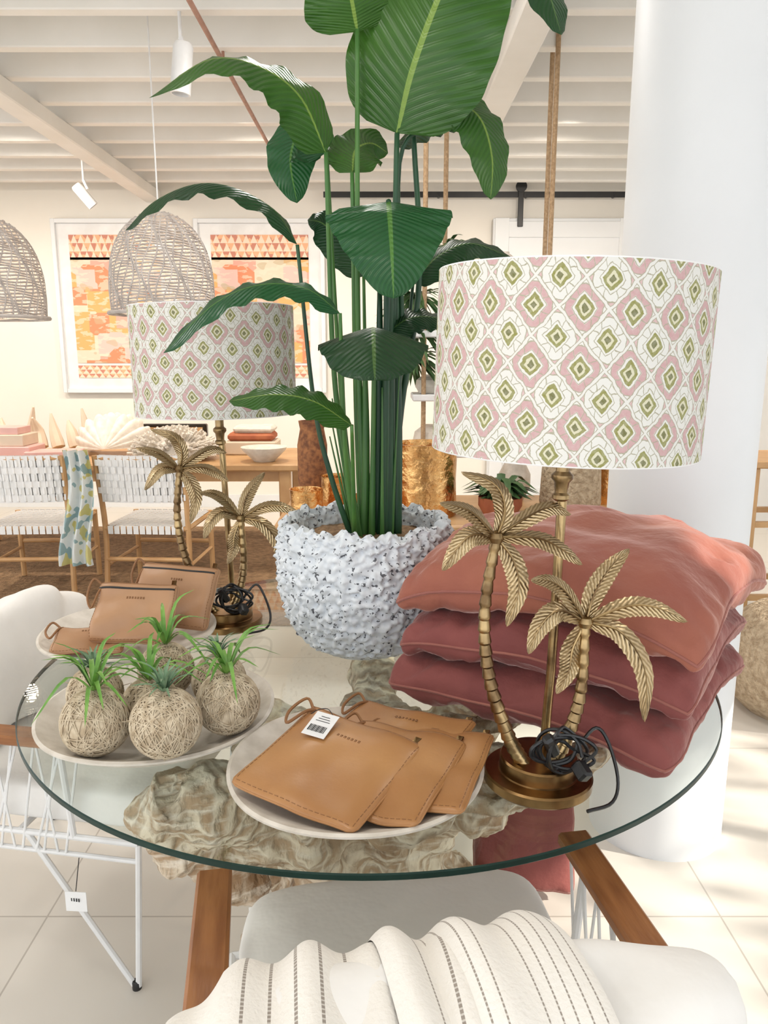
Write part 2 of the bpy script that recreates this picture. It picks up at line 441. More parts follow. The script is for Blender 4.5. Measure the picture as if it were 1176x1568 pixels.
# ------------------------------------------------------------------ ROOM
XL, XR, YF, YB, ZC = -5.2, 3.3, -2.0, 7.5, 3.1
mb = MB(); mb.box(((XL + XR) / 2, (YF + YB) / 2, -.05), (XR - XL + .4, YB - YF + .4, .1), 'floor'); mb.build('floor')
mb = MB(); mb.box(((XL + XR) / 2, (YF + YB) / 2, ZC + .05), (XR - XL + .4, YB - YF + .4, .1), 'ceil'); mb.build('ceiling')
mb = MB(); mb.box(((XL + XR) / 2, YB + .05, ZC / 2), (XR - XL, .1, ZC), 'wall'); mb.build('wall_back')
mb = MB(); mb.box((XR + .06, 5.1, ZC / 2), (.12, 4.8, ZC), 'white'); mb.box((XR + .06, -.95, ZC / 2), (.12, 2.1, ZC), 'white')
mb.box((XR + .06, 1.4, .3), (.12, 2.6, .6), 'white')
# wall above the main window, with an unseen transom added to sun the pillows (y .40-1.0, z 2.58-2.82)
mb.box((XR + .06, 1.4, 2.24), (.12, 2.6, .68), 'white'); mb.box((XR + .06, 1.4, 2.96), (.12, 2.6, .28), 'white')
mb.box((XR + .06, .25, 2.70), (.12, .30, .24), 'white'); mb.box((XR + .06, 1.85, 2.70), (.12, 1.70, .24), 'white')
mb.build('wall_right')
mb = MB()
for y in (.12, 1.4, 2.68): mb.box((XR + .05, y, 1.25), (.05, .05, 1.3), 'wmetal')
for z in (.62, 1.88): mb.box((XR + .05, 1.4, z), (.05, 2.6, .05), 'wmetal')
mb.build('window_1')
mb = MB()
for y in (.41, .99): mb.box((XR + .05, y, 2.70), (.04, .02, .24), 'wmetal')
for z in (2.59, 2.81): mb.box((XR + .05, .70, z), (.04, .58, .02), 'wmetal')
mb.build('added_transom')  # frame of the transom added for the sun patch
mb = MB(); mb.box((XL - .06, 6.0, ZC / 2), (.12, 3.0, ZC), 'wall'); mb.box((XL - .06, -1.6, ZC / 2), (.12, .8, ZC), 'wall')
mb.box((XL - .06, 1.65, .15), (.12, 5.7, .3), 'wall'); mb.box((XL - .06, 1.65, 2.95), (.12, 5.7, .3), 'wall'); mb.build('wall_left')
mb = MB()
for i in range(5): mb.box((XL - .05, -1.17 + i * 1.41, 1.55), (.05, .06, 2.5), 'wmetal')
for z in (.32, 2.78): mb.box((XL - .05, 1.65, z), (.05, 5.7, .05), 'wmetal')
mb.build('window_2')
mb = MB(); mb.box(((XL + XR) / 2, YB - .012, .06), (XR - XL, .024, .12), 'white'); mb.build('baseboard_back')
# joists
mb = MB()
y = YF + .3
while y < YB - .1:
    mb.box(((XL + XR) / 2, y, ZC - .075), (XR - XL, .075, .15), 'ceil', bev=.006); y += .42
mb.build('ceiling_joists')
mb = MB(); mb.box((-2.12, (YF + YB) / 2, ZC - .2), (.14, YB - YF, .10), 'ceil', bev=.008)
mb.box((.64, 2.1, ZC - .2), (.16, 7.0, .10), 'ceil', bev=.008); mb.build('ceiling_beams')
# column
mb = MB(); mb.lathe([(0, 0), (.2, 0), (.2, .02), (.2, ZC), (0, ZC)], 'white', seg=96); mb.build('round_column', loc=(.865, 2.225, 0))

# track conduit + spotlights
mb = MB(); mb.tube([(-.80, 2.4, 2.9), (-.80, 6.2, 2.9)], .012, 'copper', 8)
for y in (2.6, 4.2, 5.9): mb.tube([(-.80, y, 2.9), (-.80, y, 3.0)], .008, 'copper', 6)
mb.build('ceiling_conduit')
def spot(x, y, z, sc, rot):
    e = empty('track_spotlight', (x, y, z)); b = MB()
    b.tube([(0, 0, ZC - z - .001), (0, 0, .12 * sc)], .008, 'wmetal', 8)
    b.tube([(0, 0, .12 * sc), (.03 * sc, 0, .05 * sc)], .012 * sc, 'wmetal', 8)
    b.xf = Euler(rot).to_matrix().to_4x4()
    b.lathe([(0, .1 * sc), (.035 * sc, .1 * sc), (.042 * sc, .085 * sc), (.043 * sc, -.1 * sc), (.036 * sc, -.1 * sc), (.034 * sc, -.07 * sc), (0, -.07 * sc)], 'wmetal', seg=24)
    b.build('head', e)
spot(-.90, 3.75, 2.72, 1.05, (0, .12, 0)); spot(-2.2, 6.0, 2.62, .9, (0, -.7, .4))

# barn door rail
e = empty('barn_door_rail'); b = MB()
b.box((1.1, 7.41, 2.90), (3.3, .012, .05), 'black')
for x in (-.3, .5, 1.3, 2.1): b.tube([(x, 7.5, 2.9), (x, 7.40, 2.9)], .018, 'black', 8)
b.box((1.24, 7.39, 2.80), (.05, .012, .36), 'black', bev=.004)
b.lathe([(0, -.012), (.05, -.012), (.05, .012), (0, .012)], 'black', seg=20)
for i in range(len(b.v) - 4 * 21, len(b.v)): p = b.v[i]; b.v[i] = Vector((1.24 + p.x, 7.385 + p.z, 2.965 + p.y))
b.build('rail_and_hanger', e)
mb = MB(); mb.box((1.65, 7.44, 1.36), (1.3, .05, 2.68), 'white', bev=.006)
for x in (1.08, 2.22): mb.box((x, 7.41, 1.36), (.13, .02, 2.68), 'white', bev=.004)
for z in (.14, 1.4, 2.6): mb.box((1.65, 7.41, z), (1.02, .02, .14), 'white', bev=.004)
mb.build('door_1')

# framed textiles
def frame(x0, x1, z0, z1):
    e = empty('framed_textile', ((x0 + x1) / 2, 7.45, (z0 + z1) / 2)); w = x1 - x0; h = z1 - z0; b = MB()
    for sx in (-1, 1): b.box((sx * (w / 2 - .02), 0, 0), (.04, .05, h), 'white', bev=.004)
    for sz in (-1, 1): b.box((0, 0, sz * (h / 2 - .02)), (w - .08, .05, .04), 'white', bev=.004)
    b.build('frame', e)
    b = MB(); b.box((0, .015, 0), (w - .08, .01, h - .08), 'tag'); b.build('mat_board', e)
    b = MB(); pw, ph = w - .30, h - .28
    b.grid(lambda u, v: Vector(((u - .5) * pw, .004, (v - .5) * ph * .74 - .03)), 1, 1, 'print')
    b.grid(lambda u, v: Vector(((u - .5) * pw, .004, ph / 2 - ph * .17 + v * ph * .17)), 1, 1, 'border')
    b.grid(lambda u, v: Vector(((u - .5) * pw, .004, -ph / 2 + v * ph * .09)), 1, 1, 'border')
    b.build('textile', e)
frame(-3.06, -1.93, 1.12, 2.70); frame(-1.75, -.55, 1.12, 2.70)

# pendants
def pendant(x, y, z):
    e = empty('wicker_pendant_lamp', (x, y, z)); b = MB(); H = .48; R = .262
    def prof(t): return R * (1 - t ** 2.8) ** .5 * (1 - .06 * (1 - t) ** 2) if t < .98 else .05
    for i in range(34):
        t = i / 33 * .985; r = prof(t); z_ = t * H
        b.tube([(r * cos(a), r * sin(a), z_ + .004 * sin(a * 9 + i)) for a in [2 * pi * k / 40 for k in range(40)]], .0045, 'wicker', 4, closed=True)
    for k in range(52):
        a = 2 * pi * k / 52
        b.tube([(prof(t) * cos(a + .1 * sin(t * 9 + k)) * 1.005, prof(t) * sin(a + .1 * sin(t * 9 + k)) * 1.005, t * H) for t in [q / 14 * .985 for q in range(15)]], .0042, 'wicker', 4)
    b.tube([(R * cos(a), R * sin(a), -.004) for a in [2 * pi * k / 40 for k in range(40)]], .01, 'wicker', 6, closed=True)
    b.build('woven_dome', e)
    b = MB(); b.tube([(0, 0, H * .98), (0, 0, ZC - z - .001)], .004, 'wmetal', 6)
    b.lathe([(0, H), (.03, H), (.03, H - .09), (0, H - .09)], 'wmetal', seg=16); b.build('cord_and_socket', e)
    b = MB(); b.lathe([(0, .09)] + [(.032 * sin(a), .09 - .04 * (1 - cos(a))) for a in [q * pi / 10 for q in range(1, 11)]], 'wmetal', c=(0, 0, H - .18), seg=16); b.build('bulb', e)
    l = bpy.data.lights.new('pendant_bulb_light', 'POINT'); l.energy = 6; l.color = (1, .8, .58); l.shadow_soft_size = .04
    o = bpy.data.objects.new('bulb_light', l); COL.objects.link(o); o.parent = e; o.location = (0, 0, .2)
pendant(-1.11, 4.0, 1.68); pendant(-1.97, 4.0, 1.66)

# ------------------------------------------------------------------ back-left dining zone
mb = MB(); mb.box((-2.2, 5.3, .005), (3.9, 2.5, .010), 'jute', bev=.004); mb.build('jute_rug')
e = empty('dining_table', (-1.9, 5.62, .011)); b = MB()
b.box((0, 0, .715), (2.7, .95, .05), 'oak', bev=.01)
for sx in (-1, 1):
    for sy in (-1, 1): b.box((sx * 1.22, sy * .38, .345), (.08, .08, .69), 'oak', bev=.008)
b.box((0, .38, .65), (2.4, .03, .08), 'oak'); b.box((0, -.38, .65), (2.4, .03, .08), 'oak'); b.build('table', e)

def strap_chair(x, y, rz):
    e = empty('woven_strap_chair', (x, y, .0135), (0, 0, rz)); b = MB()
    for sx in (-1, 1):
        b.tube(smp([(sx * .26, -.27, 0), (sx * .255, -.24, .42), (sx * .265, -.30, .88)], 10), [.017] * 11, 'oak', 8)
        b.tube([(sx * .25, .25, 0), (sx * .25, .24, .45)], .018, 'oak', 8)
        b.tube([(sx * .252, -.245, .43), (sx * .25, .24, .43)], .015, 'oak', 8)
        b.tube([(sx * .256, -.25, .20), (sx * .25, .25, .20)], .011, 'oak', 8)
    for yy, z in ((-.245, .43), (.24, .43), (-.25, .24), (.25, .24)): b.tube([(-.255, yy, z), (.255, yy, z)], .014, 'oak', 8)
    for z, yy in ((.62, -.262), (.865, -.297)): b.tube(smp([(-.265, yy, z), (0, yy - .035, z), (.265, yy, z)], 10), .013, 'oak', 8)
    b.build('frame', e)
    b = MB()
    for i in range(12):
        u = (i + .5) / 12 * 2 - 1; bow = -.036 * (1 - u * u)
        for sg in (1, -1):
            off = .015 * sg
            b.grid(lambda p, q: Vector((u * .245 + (p - .5) * .037, -.262 + bow - .035 * q + off * .9, .60 + q * .285)), 1, 6, 'strap')
    for k in range(6):
        z = .63 + k * .042
        def fn(p, q):
            u = p * 2 - 1; yy = -.262 - (z - .62) * .14 - .036 * (1 - u * u)
            return Vector((u * .262, yy + .019 * (1 if int(p * 23.99) % 2 else -1) * (1 if k % 2 else -1), z + (q - .5) * .036))
        b.grid(fn, 48, 1, 'strap')
    for i in range(12):
        u = (i + .5) / 12 * 2 - 1
        b.grid(lambda p, q: Vector((u * .235 + (p - .5) * .032, -.25 + q * .5, .447)), 1, 1, 'strap')
        b.grid(lambda p, q: Vector((-.25 + q * .5, u * .235 + (p - .5) * .032, .449)), 1, 1, 'strap')
        b.grid(lambda p, q: Vector((u * .235 + (p - .5) * .032, .258, .40 + q * .05)), 1, 1, 'strap')
        b.grid(lambda p, q: Vector((u * .235 + (p - .5) * .032, -.264, .40 + q * .05)), 1, 1, 'strap')
    b.build('strap_webbing', e, sharp=0, weld=False)
strap_chair(-2.17, 4.78, .05); strap_chair(-1.42, 4.78, -.06)
mb = MB()
mb.grid(lambda u, v: Vector((-1.80 + (u - .5) * .15 * (1 + .4 * v) + .03 * sin(v * 5), 4.46 - .05 * sin(v * pi * .6) + .03 * sin(u * 16 + v * 3), .93 - v * .68)), 28, 16, 'scarf')
mb.build('printed_scarf')
# table goods
b = MB(); b.box((-2.62, 5.4, .803), (.36, .26, .10), 'pink', bev=.005); b.box((-2.64, 5.42, .893), (.3, .24, .08), 'cream', bev=.005); b.box((-2.3, 5.35, .788), (.36, .2, .07), 'pink', bev=.005, rot=(0, 0, .2)); b.box((-2.66, 5.42, .958), (.26, .2, .05), 'pink', bev=.004)
b.build('gift_box_stack')
b = MB()
def shell(u, v):
    a = u * pi * 1.1 - .1; r = v ** .8 * (.26 + .025 * abs(sin(a * 9)))
    return Vector((r * cos(a), -.05 + r * .25 + .1 * v * v, .03 + r * sin(a) * .8 + .02 * abs(sin(a * 9)) * v))
b.grid(shell, 90, 14, 'coral'); b.grid(lambda u, v: shell(u, v) * .96 + Vector((0, .16 * v * v - .02, 0)), 90, 14, 'coral')
b.build('giant_clam_shell', loc=(-2.0, 5.55, .785))
b = MB(); rn = random.Random(5)
b.lathe([(0, 0), (.2, 0), (.24, .05), (.2, .12), (.1, .17), (0, .18)], 'coral', seg=24)
for i in range(420):
    a = rn.random() * 2 * pi; ph = rn.random() ** .6 * pi / 2; d = Vector((cos(a) * sin(ph) * 1.2, sin(a) * sin(ph) * 1.2, cos(ph) * .8))
    p = Vector((d.x * .2, d.y * .2, .03 + d.z * .19)); b.tube([p, p + d * (.05 + .03 * rn.random())], [.012, .008], 'coral', 5)
b.build('white_coral', loc=(-1.48, 5.42, .752))
b = MB(); b.lathe([(0, 0), (.07, 0), (.1, .03), (.15, .08), (.16, .1), (.15, .1), (.09, .04), (0, .02)], 'coral', seg=32); b.build('ceramic_bowl', loc=(-.83, 5.3, .752))
b = MB(); b.box((0, 0, .05), (.38, .26, .10), 'cream', bev=.01); b.box((0, 0, .13), (.34, .24, .06), 'terra', bev=.02); b.box((.02, 0, .185), (.3, .22, .05), 'coral', bev=.02)
b.build('folded_linen_stack', loc=(-.98, 5.75, .752))
b = MB(); b.box((0, 0, .10), (.5, .06, .2), 'blackglass', bev=.01); b.box((0, -.035, .1), (.44, .01, .15), 'oak'); b.build('photo_frame', loc=(-1.62, 5.98, .752))
b = MB()
for i in range(7):
    a = rn.random() * 6; b.tube(smp([(-.4 + i * .13, 0, 0), (-.4 + i * .13 + .05 * cos(a), .03, .12), (-.38 + i * .13 + .1 * cos(a), .05 * sin(a), .2 + .12 * rn.random())], 6), [.05, .05, .045, .04, .03, .02, .008], 'cream', 8)
b.build('driftwood_sculpture', loc=(-2.6, 5.85, .785))

# ------------------------------------------------------------------ middle display table + goods
e = empty('display_table', (.42, 3.62, 0)); b = MB()
b.box((0, 0, .72), (1.8, .75, .06), 'oak', bev=.01)
for sx in (-1, 1):
    for sy in (-1, 1): b.box((sx * .55 + .05, sy * .31, .345), (.07, .07, .69), 'oak', bev=.006)
b.build('table', e)
def vase(name, x, y, r, h, key, prof=None, z=.751):
    b = MB(); pr = prof or [(0, 0), (.98, 0), (1, .03), (.97, .5), (1, .96), (1.03, 1), (.97, 1), (.93, .9), (.9, .1), (0, .08)]
    b.lathe([(a * r, c * h) for a, c in pr], key, seg=40); return b.build(name, loc=(x, y, z))
vase('hammered_gold_vase', .19, 3.5, .145, .33, 'gold')
vase('gold_candle_holder', -.35, 3.42, .075, .13, 'gold'); vase('gold_candle_holder', -.22, 3.62, .08, .16, 'gold')
vase('gold_candle_holder', -.08, 3.4, .05, .11, 'gold')
vase('rust_woven_vase', -.36, 3.85, .075, .4, 'rust', [(0, 0), (.8, 0), (1, .1), (1, .7), (.8, .9), (.9, 1), (.75, 1), (.7, .9), (0, .88)])
vase('stone_vase', .86, 3.5, .14, .30, 'jutelt', [(0, 0), (.9, 0), (1, .2), (.95, .7), (.8, 1), (.7, 1), (.8, .7), (0, .3)])
vase('brass_cylinder_vase', 1.12, 3.8, .1, .3, 'gold')
vase('ceramic_jar', .66, 3.85, .08, .22, 'ceramic', [(0, 0), (.6, 0), (1, .3), (1, .6), (.6, .9), (.65, 1), (.5, 1), (.5, .9), (0, .8)])
b = MB()
b.lathe([(0, 0), (.07, 0), (.1, .05), (.1, .09), (.085, .09), (0, .08)], 'terra', seg=24)
for i in range(90):
    a = rn.random() * 2 * pi; L = .10 + .09 * rn.random(); el = .3 + rn.random()
    d = Vector((cos(a), sin(a), 0)); st_ = Vector((0, 0, .08))
    leaf(b, [st_, st_ + d * L * .5 + Vector((0, 0, L * .5 * el)), st_ + d * L + Vector((0, 0, L * .25 * el))], .04, (0, 0, 1), 'foliage', n=6, m=2, rip=0)
b.build('potted_fern', loc=(.53, 3.45, .751))

# rope-hung shelf
e = empty('hanging_rope_shelf', (.53, 4.25, 0)); b = MB()
for x, y in ((-.32, -.12), (-.20, .12), (.32, -.12), (.342, .12)): b.tube([(x, y, .93), (x, y, ZC - .002)], .0125, 'rope', 8)
b.build('ropes', e); b = MB()
for z in (.95, 1.25, 1.58, 1.90): b.box((.01, 0, z), (.78, .32, .035), 'strap', bev=.006)
b.build('boards', e); b = MB()
for (x, z, r) in ((-.28, .97, .09), (.05, .97, .07), (-.29, 1.27, .07), (-.1, 1.27, .1), (.28, 1.27, .07), (.1, 1.60, .09), (-.30, 1.60, .06), (.1, 1.92, .06)):
    b.lathe([(0, 0), (r * .7, 0), (r, r * .5), (r * .9, r), (r * .5, r * 1.3), (r * .55, r * 1.4), (0, r * 1.3)], 'coral', c=(x, 0, z), seg=18)
b.build('shelf_ceramics', e); b = MB()
for k in range(4):
    cx, cz = ((-.36, 1.68), (-.38, 1.36), (-.2, 1.93), (-.36, 1.52))[k]
    for i in range(60):
        a = rn.random() * 2 * pi; L = .12 + .12 * rn.random(); d = Vector((cos(a), sin(a), (rn.random() - .6) * 1.4)); st_ = Vector((cx, -.05, cz + .1))
        leaf(b, [st_, st_ + d * L * .5, st_ + d * L + Vector((0, 0, -.06))], .026, (0, -.3, 1), 'foliage', n=4, m=2, rip=0)
b.build('trailing_plants', e)

# right side bits
b = MB(); b.lathe([(0, 0), (.22, 0), (.3, .08), (.32, .22), (.29, .36), (.2, .43), (0, .45)], 'jutelt', seg=40); b.build('jute_pouf', loc=(1.76, 3.05, 0))
e = empty('wooden_stool', (2.12, 4.15, 0)); b = MB()
for sx in (-1, 1):
    for sy in (-1, 1): b.box((sx * .2, sy * .2, .45), (.045, .045, .9), 'oak', bev=.005)
b.box((0, 0, .92), (.48, .48, .04), 'oak', bev=.006)
for z in (.2, .6):
    for sx in (-1, 1): b.box((sx * .2, 0, z), (.03, .4, .03), 'oak'); b.box((0, sx * .2, z), (.4, .03, .03), 'oak')
b.build('frame', e)

# ------------------------------------------------------------------ GLASS TABLE
TX, TY, TR = -.03, 1.74, .775
e = empty('glass_dining_table', (TX, TY, 0)); b = MB(); N = 160
b.lathe([(0, .75), (TR - .002, .75)], 'glass', seg=N); b.lathe([(TR - .002, .738), (0, .738)], 'glass', seg=N)
b.lathe([(TR - .002, .738), (TR, .740), (TR, .748), (TR - .002, .75)], 'glassedge', seg=N)
b.build('glass_top', e)
b = MB(); rn = random.Random(11)
def arm(pts, rs): b.tube(smp(pts, 14), [rs[0] + (rs[1] - rs[0]) * i / 14 + .012 * sin(i * 1.7) for i in range(15)], 'root', 14)
arm([(.0, -.05, .02), (.02, -.02, .3), (.0, -.02, .60)], (.22, .16))
arm([(0, 0, .30), (-.18, -.2, .46), (-.35, -.42, .64)], (.14, .075))
arm([(-.35, -.42, .66), (-.42, -.38, .58), (-.36, -.30, .44), (-.24, -.24, .30)], (.065, .05))
arm([(0, 0, .30), (.2, -.16, .48), (.44, -.34, .67)], (.13, .05))
arm([(0, 0, .3), (.05, -.25, .50), (.12, -.46, .66)], (.11, .055))
arm([(-.06, -.05, .1), (-.10, -.20, .3), (-.12, -.30, .5), (-.08, -.46, .67)], (.11, .045))
arm([(0, 0, .4), (-.3, .1, .55), (-.5, .12, .68)], (.12, .05))
arm([(0, 0, .4), (.3, .15, .55), (.5, .2, .68)], (.12, .05))
arm([(0, 0, .4), (.0, .3, .55), (.05, .48, .68)], (.12, .05))
for k in range(8):
    a = k * pi / 4 + .3; L = .31 + .05 * rn.random()
    arm([(.05 * cos(a), .05 * sin(a), .26), (.20 * cos(a), .20 * sin(a), .14), (L * cos(a), L * sin(a), .045)], (.11, .04))
arm([(-.12, -.40, .64), (.1, -.48, .68), (.34, -.40, .66), (.5, -.24, .68)], (.05, .04))
arm([(-.37, -.42, .66), (-.1, -.34, .66), (.1, -.38, .68), (.3, -.28, .67)], (.05, .04))
arm([(-.3, -.2, .62), (-.1, -.22, .68), (.15, -.2, .68), (.4, -.1, .68)], (.05, .04))
rt = b.build('root_base', e, sharp=0)
for v_ in rt.data.vertices:
    v_.co.z = min(max(v_.co.z, .0), .710)
md = rt.modifiers.new('merge', 'REMESH'); md.mode = 'VOXEL'; md.voxel_size = .010; md.use_smooth_shade = True
tx = bpy.data.textures.new('root_clouds', 'CLOUDS'); tx.noise_scale = .075; tx.noise_depth = 3
md = rt.modifiers.new('knots', 'DISPLACE'); md.texture = tx; md.strength = .062; md.mid_level = .72; md.texture_coords = 'LOCAL'
md = rt.modifiers.new('smooth', 'SMOOTH'); md.iterations = 1

# ------------------------------------------------------------------ PALM LAMPS
def palm_lamp(x, y, tilt, rz=0, seed=1):
    rn = random.Random(seed)
    e = empty('palm_tree_table_lamp', (x, y, .7505 + .092 * abs(sin(tilt))), (0, tilt, rz)); b = MB()
    b.lathe([(0, .0), (.090, .0), (.0925, .003), (.0925, .017), (.0895, .020), (.069, .0215), (.0665, .023), (.0665, .044), (.064, .047), (.0, .049)], 'brassdk', seg=96)
    b.build('stepped_base', e, sharp=22)
    b = MB(); b.tube([(0.012, 0.02, .045), (.012, .01, .2), (.006, 0, .54)], .008, 'brass', 16)
    b.lathe([(.009, 0), (.014, .004), (.014, .01), (.010, .014), (.012, .03), (.017, .036), (.017, .042), (.011, .048), (.011, .07), (.018, .078), (.018, .084), (.008, .09)], 'brass', c=(.004, 0, .49), seg=24)
    b.tube([(.004, 0, .55), (0, 0, .82)], .005, 'brass', 10)
    b.build('stem_and_collar', e)
    def trunk(b, pts, r0, r1, rings):
        n = rings * 5; P = smp(pts, n); R = []
        for i in range(n + 1):
            t = i / n; f = (i % 5) / 5
            R.append((r0 + (r1 - r0) * t) * (1.16 - .28 * f if f else .84))
        b.tube(P, R, 'brass', 14)
    b = MB()
    trunk(b, [(-.030, -.02, .042), (-.062, -.03, .10), (-.098, -.035, .20), (-.112, -.035, .31), (-.10, -.03, .434)], .0125, .0085, 22)
    trunk(b, [(.012, -.03, .042), (.036, -.035, .10), (.052, -.035, .18), (.050, -.035, .30)], .0125, .0085, 15)
    b.build('palm_trunks', e)
    b = MB()
    def crown(c, L):
        c = Vector(c)
        b.lathe([(0, -.012), (.010, -.008), (.013, 0), (.01, .008), (0, .012)], 'brass', c=c, seg=14)
        for pts, yo, w in L:
            sp = [c] + [c + Vector((px, yo * (k + 1) / len(pts), pz)) for k, (px, pz) in enumerate(pts)]
            leaf(b, sp, w * 1.05, (0, -.75, .65), 'frond', fold=-.25, pw=.85, ps=.6, n=48, m=6, rip=0, teeth=16)
            b.tube([p + Vector((0, -.002, .001)) for p in smp(sp, 14)], [.0026 * (1 - i / 16) for i in range(15)], 'brass', 6)
    crown((-.10, -.03, .434), [
        ([(.010, .045), (-.008, .085), (-.062, .105)], -.02, .032), ([(-.045, .045), (-.095, .062)], -.05, .028),
        ([(-.045, .004), (-.085, -.048)], -.03, .036), ([(.045, .03), (.085, .048), (.12, .036)], .02, .030),
        ([(.06, .004), (.095, -.008), (.128, -.030)], -.04, .030), ([(.028, -.035), (.038, -.08), (.022, -.14)], -.02, .036)])
    crown((.050, -.035, .30), [
        ([(.012, .045), (.035, .085), (.066, .118)], .02, .034), ([(.06, .030), (.105, .032), (.155, .012)], -.02, .034),
        ([(.055, -.012), (.095, -.07), (.100, -.155)], -.03, .036), ([(-.018, -.045), (-.022, -.08), (-.04, -.12)], -.01, .034),
        ([(-.045, .022), (-.075, .0), (-.094, -.045)], -.03, .036), ([(-.035, .05), (-.065, .072), (-.098, .076)], -.03, .030)])
    b.build('palm_fronds', e)
    R = .204; z0 = .572; z1 = .838
    b = MB(); b.lathe([(R, z0), (R, z1)], 'shade', seg=128)
    b.lathe([(R - .003, z1), (R - .003, z0)], 'tag', seg=128); b.build('shade_fabric', e, weld=False)
    b = MB()
    for z in (z0, z1): b.tube([((R - .0015) * cos(a), (R - .0015) * sin(a), z) for a in [2 * pi * k / 96 for k in range(96)]], .0018, 'tag', 6, closed=True)
    for k in range(3): a = k * 2 * pi / 3 + .4; b.tube([(0, 0, z1 - .03), ((R - .004) * cos(a), (R - .004) * sin(a), z1 - .006)], .002, 'brass', 6)
    b.build('shade_rings', e)
    b = MB(); P = []
    for i in range(52):
        a = i * .72; lp = i // 9
        cx = .018 + .014 * sin(lp * 1.9); tilt_ = -.6 + .3 * lp
        rx, rz_ = .040 + .008 * sin(lp * 2.3), .028 + .008 * cos(lp * 1.3)
        X = rx * cos(a); Z = rz_ * sin(a)
        P.append((cx + X * cos(tilt_), -.062 + X * sin(tilt_) * .7 + .006 * sin(i * .37), .088 + Z + .012 * sin(lp * 3)))
    b.tube(smp(P, 280), .0030, 'cable', 6)
    b.tube(smp([(.05, -.05, .09), (.08, -.04, .12), (.10, -.05, .10), (.118, -.06, .04), (.105, -.08, .010), (.06, -.10, .006)], 24), .0030, 'cable', 6)
    b.box((.05, -.085, .068), (.022, .03, .022), 'cable', rot=(.5, .3, .6), bev=.004); b.box((.0, -.075, .105), (.018, .018, .045), 'cable', rot=(.3, -.5, .2), bev=.004)
    b.build('coiled_cable', e)
    return e
palm_lamp(.264, 1.207, radians(1.6), 0, 1)
palm_lamp(-.425, 2.00, radians(-.6), 0.1, 5)

# ------------------------------------------------------------------ POT + BANANA PLANT
PX, PY = -.047, 1.87
e = empty('potted_banana_plant', (PX, PY, .7505)); b = MB()
prof = smp([(.125, 0, 0), (.165, 0, .03), (.198, 0, .09), (.217, 0, .16), (.220, 0, .22), (.214, 0, .28), (.210, 0, .312), (.198, 0, .322), (.184, 0, .312), (.178, 0, .24)], 130)
def pd(p, i, n):
    d = noise.voronoi(p * 55)[0]; k = .015 * (.5 - d[0]) + .012 * noise.noise(p * 85) + .005 * noise.noise(p * 18)
    r = Vector((p.x, p.y, 0)); r = r.normalized() if r.length > 0 else r
    tz = (noise.noise(p * 40 + Vector((5, 5, 5))) * .018 + noise.noise(p * 90) * .008) * max(0, (p.z - .29) / .03)
    if p.z < .02: k *= .3
    o = p + r * k + Vector((0, 0, tz)); o.z = max(o.z, 0.0); return o
b.lathe([(p.x, p.z) for p in prof], 'pot', seg=320, disp=pd)
b.lathe([(0, .002), (.125, .002)], 'pot', seg=40)
b.build('coral_textured_pot', e, sharp=0)
b = MB(); b.grid(lambda u, v: Vector((.195 * v * cos(u * 2 * pi), .195 * v * sin(u * 2 * pi), .272 + .012 * noise.noise(Vector((cos(u * 6.283) * v * 6, sin(u * 6.283) * v * 6, 0))) + .02 * (1 - v))), 60, 20, 'coir'); b.build('coir_soil', e)

OFF = Vector((-PX, -PY, -.75))
lf = MB(); stt = MB(); lf.xf = Matrix.Translation(OFF); stt.xf = Matrix.Translation(OFF)
def stalk(root, end, bend=(0, 0, 0), r0=.010, r1=.0045, key='stem', extra=None):
    R0 = Vector(root); E = Vector(end); mid = (R0 + E) / 2 + Vector(bend)
    q = [R0, R0.lerp(mid, .5) + Vector(bend) * .3, mid] + ([Vector(extra)] if extra else []) + [E]
    P = smp(q, 24); stt.tube(P, [r0 + (r1 - r0) * i / 24 for i in range(25)], key, 10)
g = 1.02
leaf(lf, [(.029, 1.85, 1.955), (.062, 1.83, 2.08), (.118, 1.82, 2.22), (.185, 1.84, 2.35), (.27, 1.90, 2.48)], .335, (-.25, -1, .1), 'leaf', fold=-.12, pw=.62, ps=.6, n=44, rip=.006)
stalk((-.01, 1.86, g), (.029, 1.85, 1.955), (.01, 0, 0), .011, .006, 'stemdk')
leaf(lf, [(-.058, 1.85, 2.16), (-.075, 1.83, 2.24), (-.12, 1.83, 2.40)], .21, (.1, -1, .1), 'leaf', pw=.6)
stalk((-.045, 1.86, g), (-.058, 1.85, 2.165), (-.01, 0, 0), .010, .005, 'stem')
leaf(lf, [(-.13, 1.85, 1.915), (-.18, 1.80, 2.015), (-.262, 1.76, 2.062), (-.358, 1.72, 2.06), (-.478, 1.70, 1.982)], .165, (.25, -.8, .5), 'leaf', fold=-.25, pw=.68, ps=.55, n2=(.0, -.35, .95))
stalk((-.06, 1.85, g), (-.13, 1.85, 1.915), (-.025, 0, 0), .009, .005)
leaf(lf, [(-.135, 1.95, 1.94), (-.20, 1.98, 1.985), (-.225, 1.98, 1.93), (-.21, 1.97, 1.83)], .15, (-.1, -.8, .5), 'leafteal', fold=-.2)
stalk((-.07, 1.90, g), (-.135, 1.95, 1.94), (-.01, 0, 0), .008, .004)
leaf(lf, [(-.072, 1.86, 1.875), (-.066, 1.91, 1.935), (-.03, 1.97, 1.965), (.01, 2.0, 1.95)], .13, (0, -.9, .3), 'leaf', pw=.7)
stalk((-.055, 1.88, g), (-.072, 1.86, 1.875), (-.005, 0, 0), .009, .005)
leaf(lf, [(.11, 1.88, 1.985), (.165, 1.87, 2.02), (.215, 1.85, 1.985), (.24, 1.83, 1.90), (.238, 1.82, 1.81)], .14, (.35, -.8, .5), 'leaf', fold=-.25, pw=.8)
